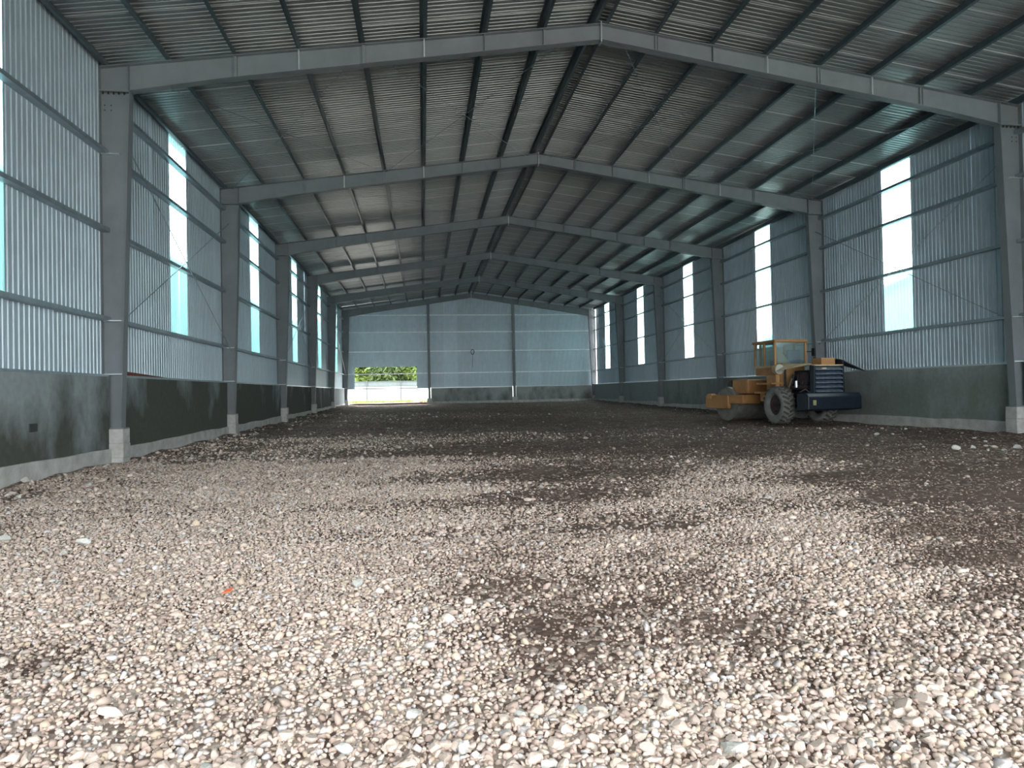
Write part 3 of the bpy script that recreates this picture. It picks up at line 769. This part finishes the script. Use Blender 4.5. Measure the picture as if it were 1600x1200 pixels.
# engine and bay
eng = MB().box((0, -0.55, 1.28), (0.62, 1.15, 0.62)).box((0, -0.5, 1.66), (0.42, 1.0, 0.2)).build('engine', M_dark, roll, bevel=.03)
for i in range(4):
    MB().tube((-0.33, -0.95 + .27 * i, 1.62), (-0.40, -0.95 + .27 * i, 1.32), 0.045, n=8).build('injector_pipe', M_dark, eng)
MB().tube((-0.36, -1.0, 1.2), (-0.36, -0.1, 1.2), 0.07, n=10).build('manifold', M_rim, eng)
MB().tube((-0.43, -0.42, 1.20), (-0.43, -0.42, 1.42), 0.05, n=10).build('filter', M_plate, eng)
MB().tube((-0.46, -1.2, 1.02), (-0.44, -0.9, 1.14), 0.018, n=6).tube((-0.44, -0.9, 1.14), (-0.45, -0.5, 1.0), 0.018, n=6).tube((-0.44, -0.2, 1.5), (-0.46, 0.0, 1.1), 0.02, n=6).build('hose', mat('grey_hose', (0.22, 0.22, 0.22), 0.6), eng)
MB().lathe_x([(-0.03, 0.02), (-0.03, 0.24), (0.03, 0.24), (0.03, 0.02)], (-0.37, -0.75, 1.45), 20).build('flywheel', M_rim, eng)
MB().box((-0.50, 0.08, 1.45), (0.05, 0.08, 0.95)).box((-0.50, -1.30, 1.45), (0.05, 0.08, 0.9)).box((0.5, -0.6, 1.45), (0.04, 1.5, 0.92)).box((-0.45, -0.6, 1.0), (0.12, 1.5, 0.08)).build('bay_frame', M_navy, roll, bevel=.008)
# rear grille with slats
gr = MB().box((-0.5, -1.42, 1.43), (0.06, 0.12, 0.90)).box((0.52, -1.42, 1.43), (0.06, 0.12, 0.90)).box((0.01, -1.38, 1.43), (0.98, 0.03, 0.88)).box((0.01, -1.42, 1.0), (1.06, 0.12, 0.06)).build('grille', M_navy, roll, bevel=.008)
me_sl = MB().prism([(-1.50, 0.0), (-1.40, 0.10), (-1.39, 0.085), (-1.485, -0.012)], 'x', -0.47, 0.49).mesh('slat', M_slat)
for i in range(6): put(me_sl, 'slat', gr, (0, 0, 1.05 + 0.138 * i))
MB().box((-0.2, -1.52, 1.79), (0.16, 0.02, 0.05)).build('badge', M_tan, gr)
# hood pieces
MB().prism([(-1.46, 1.87), (-0.25, 1.93), (-0.25, 1.97), (-1.46, 1.91)], 'x', -0.5, 0.56).build('hood', M_tan, roll)
MB().box((0.16, -1.0, 2.01), (0.5, 0.5, 0.24)).build('hood_box', M_or, roll, bevel=.02)
MB().add([(-0.46, -1.25, 1.94), (-0.46, 0.22, 2.0), (-1.0, 0.05, 1.74), (-0.84, -0.75, 1.82), (-0.46, -1.25, 1.96), (-0.46, 0.22, 2.02), (-1.0, 0.05, 1.76), (-0.84, -0.75, 1.84)],
         [(0, 1, 2, 3), (7, 6, 5, 4), (0, 4, 5, 1), (1, 5, 6, 2), (2, 6, 7, 3), (3, 7, 4, 0)]).build('side_hood', M_tan, roll)
MB().add([(0.45, -1.46, 2.05), (0.45, -0.1, 2.15), (1.05, -0.1, 2.03), (1.28, -1.5, 1.68), (0.45, -1.46, 2.08), (0.45, -0.1, 2.18), (1.05, -0.1, 2.06), (1.28, -1.5, 1.71)],
         [(0, 1, 2, 3), (7, 6, 5, 4), (0, 4, 5, 1), (1, 5, 6, 2), (2, 6, 7, 3), (3, 7, 4, 0)]).prism([(-1.46, 1.0), (-0.1, 1.0), (-0.1, 2.13), (-1.46, 2.04)], 'x', 0.52, 0.56).build('raised_side_panel', M_navy, roll)
lp = MB().tube((-0.84, -0.14, 1.82), (-0.84, 0.10, 1.82), 0.17, 0.15, 20).build('work_lamp', M_tan, roll, smooth=False)
MB().tube((-0.84, -0.15, 1.82), (-0.84, -0.135, 1.82), 0.14, 0.14, 20).build('lens', mat('cloudy_lens', (0.42, 0.44, 0.42), 0.3), lp)
# cab
CX0, CX1, CY0, CY1 = -0.72, 0.44, 0.30, 1.50
ZS, ZT = 1.95, 2.74
CC = (CX0 + CX1) / 2
cb = MB().box((CC, 0.92, 1.80), (1.14, 1.18, 0.32)).box((0.03, 0.72, 1.35), (1.1, 0.85, 0.75)).build('cab_body', M_or, roll, bevel=.02)
MB().box((-0.60, 0.62, 1.38), (0.16, 0.55, 0.7)).build('side_panel', M_or2, cb, bevel=.02)
MB().prism([(0.12, 1.32), (1.0, 1.32), (1.0, 1.38), (0.12, 1.38)], 'x', -1.0, -0.5).build('fender', M_or, roll)
MB().box((-0.72, 1.15, 1.04), (0.34, 0.36, 0.05)).box((-0.66, 1.15, 0.88), (0.04, 0.30, 0.3)).build('step', M_or2, roll)
MB().box((CC, 0.93, ZT + .05), (1.28, 1.40, 0.10)).build('cab_roof', M_or, roll, bevel=.035)
for (x, y) in ((CX0, CY0), (CX1, CY0), (CX0, 0.92), (CX1, 0.92), (CX0, CY1), (CX1, CY1), (CX0 + .28, CY1 + .12), (CX1 - .28, CY1 + .12)):
    MB().box((x, y, (ZS + ZT) / 2), (0.07, 0.07, ZT - ZS)).build('cab_pillar', M_or, roll, bevel=.01)
MB().box((CC, CY0, ZS), (1.2, 0.07, 0.07)).box((CX0, 0.93, ZS - .02), (0.07, 1.3, 0.07)).box((CX1, 0.93, ZS - .02), (0.07, 1.3, 0.07)).box((CC, CY1 + .1, ZS - .05), (0.8, 0.12, 0.08)).build('window_sill', M_tan, roll, bevel=.008)
for c, d in (((CC, CY0, 2.36), (1.1, 0.01, 0.76)), ((CX0, 0.61, 2.36), (0.01, 0.56, 0.76)), ((CX0, 1.21, 2.34), (0.01, 0.52, 0.8)), ((CX1, 0.61, 2.36), (0.01, 0.56, 0.76)), ((CX1, 1.21, 2.36), (0.01, 0.52, 0.76)), ((CC, CY1 + .12, 2.34), (0.56, 0.01, 0.8))):
    MB().box(c, d).build('cab_window', M_glass, roll)
st = MB().box((0.1, 0.72, 2.0), (0.5, 0.5, 0.1)).box((0.1, 0.50, 2.25), (0.5, 0.1, 0.48)).build('seat', mat('faded_blue_seat', (0.10, 0.13, 0.24), 0.8), roll, bevel=.03)
MB().tube((0.1, 1.3, 1.9), (0.1, 1.12, 2.2), 0.03, n=8).box((0.1, 1.4, 2.05), (0.5, 0.2, 0.25)).build('steering_column', M_dark, roll)
mb = MB()
for t in range(16):
    a, b = 2 * math.pi * t / 16, 2 * math.pi * (t + 1) / 16
    mb.tube((0.1 + .2 * math.cos(a), 1.1 + .08 * math.sin(a), 2.22 + .18 * math.sin(a)), (0.1 + .2 * math.cos(b), 1.1 + .08 * math.sin(b), 2.22 + .18 * math.sin(b)), 0.014, n=6)
mb.build('steering_wheel', M_dark, roll)
MB().add([(-.60, 0.36, 2.03), (-.1, 0.36, 2.03), (-.60, 0.36, 2.62), (-.60, 0.38, 2.03), (-.1, 0.38, 2.03), (-.60, 0.38, 2.62)], [(0, 1, 2), (5, 4, 3), (0, 3, 4, 1), (1, 4, 5, 2), (2, 5, 3, 0)]).build('cloth', mat('dirty_tan_cloth', (0.40, 0.33, 0.25), 0.9), roll)
MB().tube((0.46, 0.28, 2.42), (0.62, 0.16, 2.42), 0.015, n=6).box((0.64, 0.14, 2.40), (0.04, 0.14, 0.26)).build('mirror', M_dark, roll)
# front frame (slightly steered) with the drum
FA = Matrix.Rotation(R(9), 4, 'Z'); 
fr = empty('front_frame', (0, 1.75, 0), R(9)); fr.parent = roll
MB().box((0, 0.0, 0.85), (0.35, 0.6, 0.4)).tube((0, -0.05, 0.5), (0, -0.05, 1.15), 0.12, n=12).build('hitch', M_dark, fr)
MB().box((-0.92, 1.35, 0.80), (0.12, 2.0, 0.32)).box((0.92, 1.35, 0.80), (0.12, 2.0, 0.32)).box((0, 0.38, 0.80), (1.9, 0.16, 0.34)).box((0, 2.36, 0.78), (1.9, 0.14, 0.40)).build('yoke', M_or, fr, bevel=.02)
MB().box((-0.95, 1.75, 0.70), (0.14, 1.35, 0.50)).build('side_plate', M_or, fr, bevel=.02)
MB().box((-0.93, 2.16, 0.90), (0.22, 0.26, 0.22)).build('lamp_box', M_or2, fr, bevel=.02)
MB().box((0, 0.72, 1.26), (1.5, 0.85, 0.52)).build('tank', M_or, fr, bevel=.05)
MB().box((0, 1.55, 0.98), (1.2, 0.7, 0.22)).build('front_deck', M_or2, fr, bevel=.02)
MB().lathe_x([(-0.1, .02), (-0.1, 0.2), (0.1, 0.2), (0.1, .02)], (-0.25, 1.72, 1.30), 16).tube((-0.5, 1.9, 1.08), (0.3, 1.9, 1.12), 0.07, n=10).tube((-0.4, 1.5, 1.1), (-0.4, 1.6, 1.5), 0.05, n=8).build('hydraulic_motor', mat('dusty_brown_metal', (0.12, 0.10, 0.09), 0.8), fr)
dr = MB().lathe_x([(-0.82, 0.05), (-0.82, 0.52), (-0.80, 0.60), (-0.84, 0.60), (-0.84, 0.63), (0.84, 0.63), (0.84, 0.60), (0.80, 0.60), (0.82, 0.52), (0.82, 0.05)], (0, 1.38, 0.63), 40).build('drum', M_steel, fr, smooth=False)
MB().tube((-0.9, 1.38, 0.63), (-0.80, 1.38, 0.63), 0.2, n=16).build('drum_hub', M_dark, dr)

# ------------------------------------------------------------------ crushed stone, rocks and scraps on the floor
def ico(sub):
    bm = bmesh.new(); bmesh.ops.create_icosphere(bm, subdivisions=sub, radius=1)
    v = np.array([x.co[:] for x in bm.verts]); f = np.array([[q.index for q in x.verts] for x in bm.faces]); bm.free()
    return v, f
OCT = (np.array([(1, 0, 0), (-1, 0, 0), (0, 1, 0), (0, -1, 0), (0, 0, 1), (0, 0, -1)], float),
       np.array([(0, 2, 4), (2, 1, 4), (1, 3, 4), (3, 0, 4), (2, 0, 5), (1, 2, 5), (3, 1, 5), (0, 3, 5)]))
def facet(v, k, seed):
    """chip a sphere with k random planes into a crushed-stone shape"""
    r = np.random.default_rng(seed); v = v.copy()
    for _ in range(k):
        n = r.normal(size=3); n /= np.linalg.norm(n); d = r.uniform(0.38, 0.72)
        s = v @ n; over = np.maximum(s - d, 0); v -= over[:, None] * n * 0.95
    return v
PAL = np.array([(0.66, 0.53, 0.45), (0.57, 0.455, 0.385), (0.70, 0.58, 0.50), (0.48, 0.37, 0.31), (0.60, 0.48, 0.37), (0.56, 0.53, 0.52), (0.43, 0.33, 0.28), (0.67, 0.52, 0.455), (0.65, 0.56, 0.47), (0.70, 0.60, 0.53)])
BRN = np.array([(0.30, 0.225, 0.185), (0.25, 0.185, 0.155), (0.36, 0.28, 0.235), (0.19, 0.14, 0.12)])
def quant_rot(n, r):
    q = r.normal(size=(n, 4)); q /= np.linalg.norm(q, axis=1)[:, None]
    w, x, y, z = q.T
    return np.stack([1 - 2 * (y * y + z * z), 2 * (x * y - z * w), 2 * (x * z + y * w), 2 * (x * y + z * w), 1 - 2 * (x * x + z * z), 2 * (y * z - x * w), 2 * (x * z - y * w), 2 * (y * z + x * w), 1 - 2 * (x * x + y * y)], 1).reshape(n, 3, 3)
def scatter(y0, y1, step, smean, seed, thin=1.0):
    r = np.random.default_rng(seed)
    xmin = lambda y: np.maximum(-0.66 * y - 0.5, XL + 0.35); xmax = lambda y: np.minimum(1.10 * y + 0.6, XR - 0.35)
    yy = np.arange(y0, y1, step); P = []
    for y in yy:
        n = int((xmax(y) - xmin(y)) / step)
        P.append(np.stack([xmin(y) + (np.arange(n) + r.uniform(0, 1, n)) * step, y + r.uniform(-.5, .5, n) * step * 1.2], 1))
    P = np.concatenate(P); pal = pale_full(P[:, 0], P[:, 1])
    u = r.uniform(size=len(P))
    t_ = np.clip((pal - 0.10) / 0.72, 0, 1); pk = np.maximum(t_ * t_ * (3 - 2 * t_), 0.004) * thin
    ispale = u < pk
    keep = ispale | (r.uniform(size=len(P)) < (0.75 if y0 < 5 else 0.2) * thin * (0.4 + pal))
    P, ispale, pal = P[keep], ispale[keep], pal[keep]; n = len(P)
    s = smean * np.exp(r.normal(0, 0.34, n)); s = np.where(ispale, s, s * 0.72)
    c = np.where(ispale[:, None], PAL[r.integers(0, len(PAL), n)], BRN[r.integers(0, len(BRN), n)])
    c = c * r.uniform(0.82, 1.12, (n, 1))
    # stones dusted with earth where the dirt begins
    dust = np.clip(1.1 - pal * 1.5, 0, 0.6)[:, None] * r.uniform(0, 1, (n, 1))
    c = c * (1 - dust) + np.array([0.22, 0.165, 0.135]) * dust
    return P, s, np.clip(c, 0, 0.85), ispale
def stone_mesh(name, P, s, c, sink, base, m, seed):
    r = np.random.default_rng(seed); n = len(P)
    vs = [facet(base[0], 9, seed * 50 + i) if len(base[0]) > 6 else base[0] * (1 + r.uniform(-.2, .2, base[0].shape)) for i in range(24)]
    vs = np.stack(vs); nv = len(base[0]); nf = len(base[1])
    V = vs[r.integers(0, 24, n)]
    sc = np.stack([r.uniform(.75, 1.35, n), r.uniform(.7, 1.1, n), r.uniform(.5, .85, n)], 1) * s[:, None] * 0.5
    V = V * sc[:, None, :]
    Rm = quant_rot(n, r)
    # mostly lying flat: keep most of the upright axis by blending a yaw-only turn
    a = r.uniform(0, 6.283, n); ca, sa = np.cos(a), np.sin(a); Z = np.zeros(n); O = np.ones(n)
    Ry = np.stack([ca, -sa, Z, sa, ca, Z, Z, Z, O], 1).reshape(n, 3, 3)
    flat = r.uniform(size=n) < 0.6
    Rm = np.where(flat[:, None, None], Ry, Rm)
    V = np.einsum('nij,nvj->nvi', Rm, V)
    z = ground_z(P[:, 0], P[:, 1]) + s * sink
    V = V + np.stack([P[:, 0], P[:, 1], z], 1)[:, None, :]
    F = (base[1][None] + (np.arange(n) * nv)[:, None, None]).reshape(-1, 3)
    me = bpy.data.meshes.new(name)
    me.vertices.add(n * nv); me.vertices.foreach_set('co', V.ravel().astype(np.float32))
    me.loops.add(F.size); me.loops.foreach_set('vertex_index', F.ravel().astype(np.int32))
    me.polygons.add(len(F)); me.polygons.foreach_set('loop_start', (np.arange(len(F)) * 3).astype(np.int32))
    me.update()
    at = me.attributes.new('tone', 'FLOAT_COLOR', 'POINT')
    cc = np.repeat(np.concatenate([c, np.ones((n, 1))], 1), nv, axis=0)
    at.data.foreach_set('color', cc.ravel().astype(np.float32))
    me.materials.append(m)
    return me
M_stone = bpy.data.materials.new('crushed_stone'); M_stone.use_nodes = True
_p = M_stone.node_tree.nodes['Principled BSDF']; _p.inputs['Roughness'].default_value = 0.85; _p.inputs['Specular IOR Level'].default_value = 0.3
_a = M_stone.node_tree.nodes.new('ShaderNodeAttribute'); _a.attribute_name = 'tone'
_no = M_stone.node_tree.nodes.new('ShaderNodeTexNoise'); _no.inputs['Scale'].default_value = 55; _no.inputs['Detail'].default_value = 3
_mr = M_stone.node_tree.nodes.new('ShaderNodeMapRange'); _mr.inputs['To Min'].default_value = 0.78; _mr.inputs['To Max'].default_value = 1.22
_hs = M_stone.node_tree.nodes.new('ShaderNodeHueSaturation')
_tc = M_stone.node_tree.nodes.new('ShaderNodeTexCoord')
_L = M_stone.node_tree.links
_L.new(_tc.outputs['Object'], _no.inputs['Vector']); _L.new(_no.outputs[0], _mr.inputs[0]); _L.new(_mr.outputs[0], _hs.inputs['Value'])
_L.new(_a.outputs['Color'], _hs.inputs['Color']); _L.new(_hs.outputs[0], _p.inputs['Base Color'])
ICO2, ICO1 = ico(2), ico(1)
bands = [(1.3, 2.7, 0.0235, 0.0305, 0.12, ICO2), (2.7, 6.0, 0.0255, 0.031, 0.12, ICO1), (6.0, 9.0, 0.033, 0.034, 0.08, ICO1), (9.0, 14, 0.044, 0.042, 0.06, OCT), (14, 21, 0.085, 0.056, 0.10, OCT), (21, 40, 0.28, 0.08, 0.10, OCT)]
singles = []
for bi, (ya, yb, st_, sm, sk, base) in enumerate(bands):
    P, s, c, isp = scatter(ya, yb, st_, sm, 100 + bi, 1.0 if bi < 4 else 0.7)
    if bi == 0:
        # the 300 that show largest are objects of their own
        vis = (P[:, 1] > 1.95) & (np.abs(P[:, 0] / P[:, 1] - 0.13) < 0.72)
        score = np.where(vis, s * np.where(isp, 1, .6) / P[:, 1], 0)
        top = np.argsort(-score)[:300]; m_ = np.ones(len(P), bool); m_[top] = False
        singles = (P[top], s[top] * 1.12, c[top])
        P, s, c = P[m_], s[m_], c[m_]
    me = stone_mesh('gravel', P, s, c, sk, base, M_stone, 7 + bi)
    o = put(me, 'gravel', floor); o['kind'] = 'stuff'
# single stones share twenty shapes in two tones of their own material
M_rock = mat('pale_crushed_stone', (0.64, 0.53, 0.455), 0.85, 0, 0.16, 30, objvar=0.2, bump=0.3, bscale=60)
M_rockg = mat('grey_white_stone', (0.56, 0.56, 0.52), 0.85, 0, 0.15, 20, objvar=0.15, bump=0.3, bscale=40)
M_rockd = mat('earth_brown_stone', (0.30, 0.24, 0.20), 0.9, 0, 0.2, 20, objvar=0.25, bump=0.3, bscale=40)
def rock_mesh(name, seed, m):
    v = facet(ICO2[0], 11, seed) * np.array([1.15, .9, .68]) * 0.5
    me = bpy.data.meshes.new(name); me.from_pydata(v.tolist(), [], ICO2[1].tolist()); me.materials.append(m); return me
shapes = [rock_mesh('stone', 900 + i, M_rockg if i % 10 == 0 else M_rock) for i in range(20)]
P, s, c = singles
for i in range(len(P)):
    x, y = P[i]
    put(shapes[i % 20], 'stone', floor, (x, y, float(ground_z(x, y)) + s[i] * .16), (random.uniform(-.4, .4), random.uniform(-.4, .4), random.uniform(0, 6.28)), (s[i],) * 3)
# larger rocks: along the foot of the walls and lone ones on the floor
rk_p = [rock_mesh('rock', 950 + i, (M_rock, M_rockg, M_rockd)[i % 3]) for i in range(12)]
spots = [(-6.0, 11.06, .16, 1), (-5.31, 9.64, .10, 1), (-3.03, 6.45, .13, 1), (-4.97, 11.13, .14, 0), (-4.97, 10.77, .12, 1), (-3.88, 6.82, .14, 1), (-0.46, 4.67, .14, 1), (-0.06, 2.77, .10, 1), (-1.3, 2.95, .12, 0),
         (0.44, 2.71, .07, 0), (-3.04, 6.14, .10, 1), (-4.84, 11.89, .12, 0), (10.36, 11.88, .20, 1), (10.83, 12.01, .14, 1), (11.2, 11.88, .14, 0), (10.83, 11.27, .10, 1), (11.57, 11.74, .16, 1), (10.7, 11.5, .09, 1), (11.3, 12.2, .10, 0), (11.9, 12.1, .12, 1),
         (11.52, 15.79, .16, 1), (12.0, 15.84, .10, 1), (10.1, 12.44, .08, 1), (12.24, 13.22, .10, 1), (10.2, 18.6, .10, 1), (11.1, 18.8, .10, 0), (11.6, 18.4, .12, 1), (12.3, 18.3, .10, 1), (9.4, 20.1, .09, 1)]
for x, y, q, t in spots:
    put(rk_p[random.choice([1, 4, 7, 10]) if t else random.choice([0, 3, 6, 9])], 'rock', floor, (x, y, float(ground_z(x, y)) + q * .18), (random.uniform(-.3, .3), random.uniform(-.3, .3), random.uniform(0, 6.28)), (q,) * 3)
for i in range(150):
    y = 7.5 + 30 * random.random() ** 1.3; x = XL + 0.35 + abs(random.gauss(0, .55)); q = random.uniform(.05, .15)
    put(rk_p[random.randrange(12)], 'rock', floor, (x, y, float(ground_z(x, y)) + q * .15), (random.uniform(-.4, .4), random.uniform(-.4, .4), random.uniform(0, 6.28)), (q,) * 3)
for i in range(70):
    y = 11 + 26 * random.random(); x = XR - 0.4 - abs(random.gauss(0, .7)); q = random.uniform(.04, .11)
    if RX - 1.2 < x < RX + 1.4 and 19 < y < 26: continue
    put(rk_p[random.randrange(12)], 'rock', floor, (x, y, float(ground_z(x, y)) + q * .15), (random.uniform(-.4, .4), random.uniform(-.4, .4), random.uniform(0, 6.28)), (q,) * 3)
sc_ = MB().add([(-.03, -.02, .0), (.02, -.025, .01), (.03, .02, .02), (-.015, .03, .012), (-.03, -.02, .005), (.02, -.025, .015), (.03, .02, .025), (-.015, .03, .017)],
               [(0, 1, 2, 3), (7, 6, 5, 4), (0, 4, 5, 1), (1, 5, 6, 2), (2, 6, 7, 3), (3, 7, 4, 0)]).build('plastic_scrap', mat('bright_orange_plastic', (0.85, 0.18, 0.06), 0.5), None, (-1.26, 4.5, float(ground_z(-1.26, 4.5)) + .045))
tag(sc_, 'small scrap of bright orange plastic lying on the pale crushed stone at the left', 'scrap')
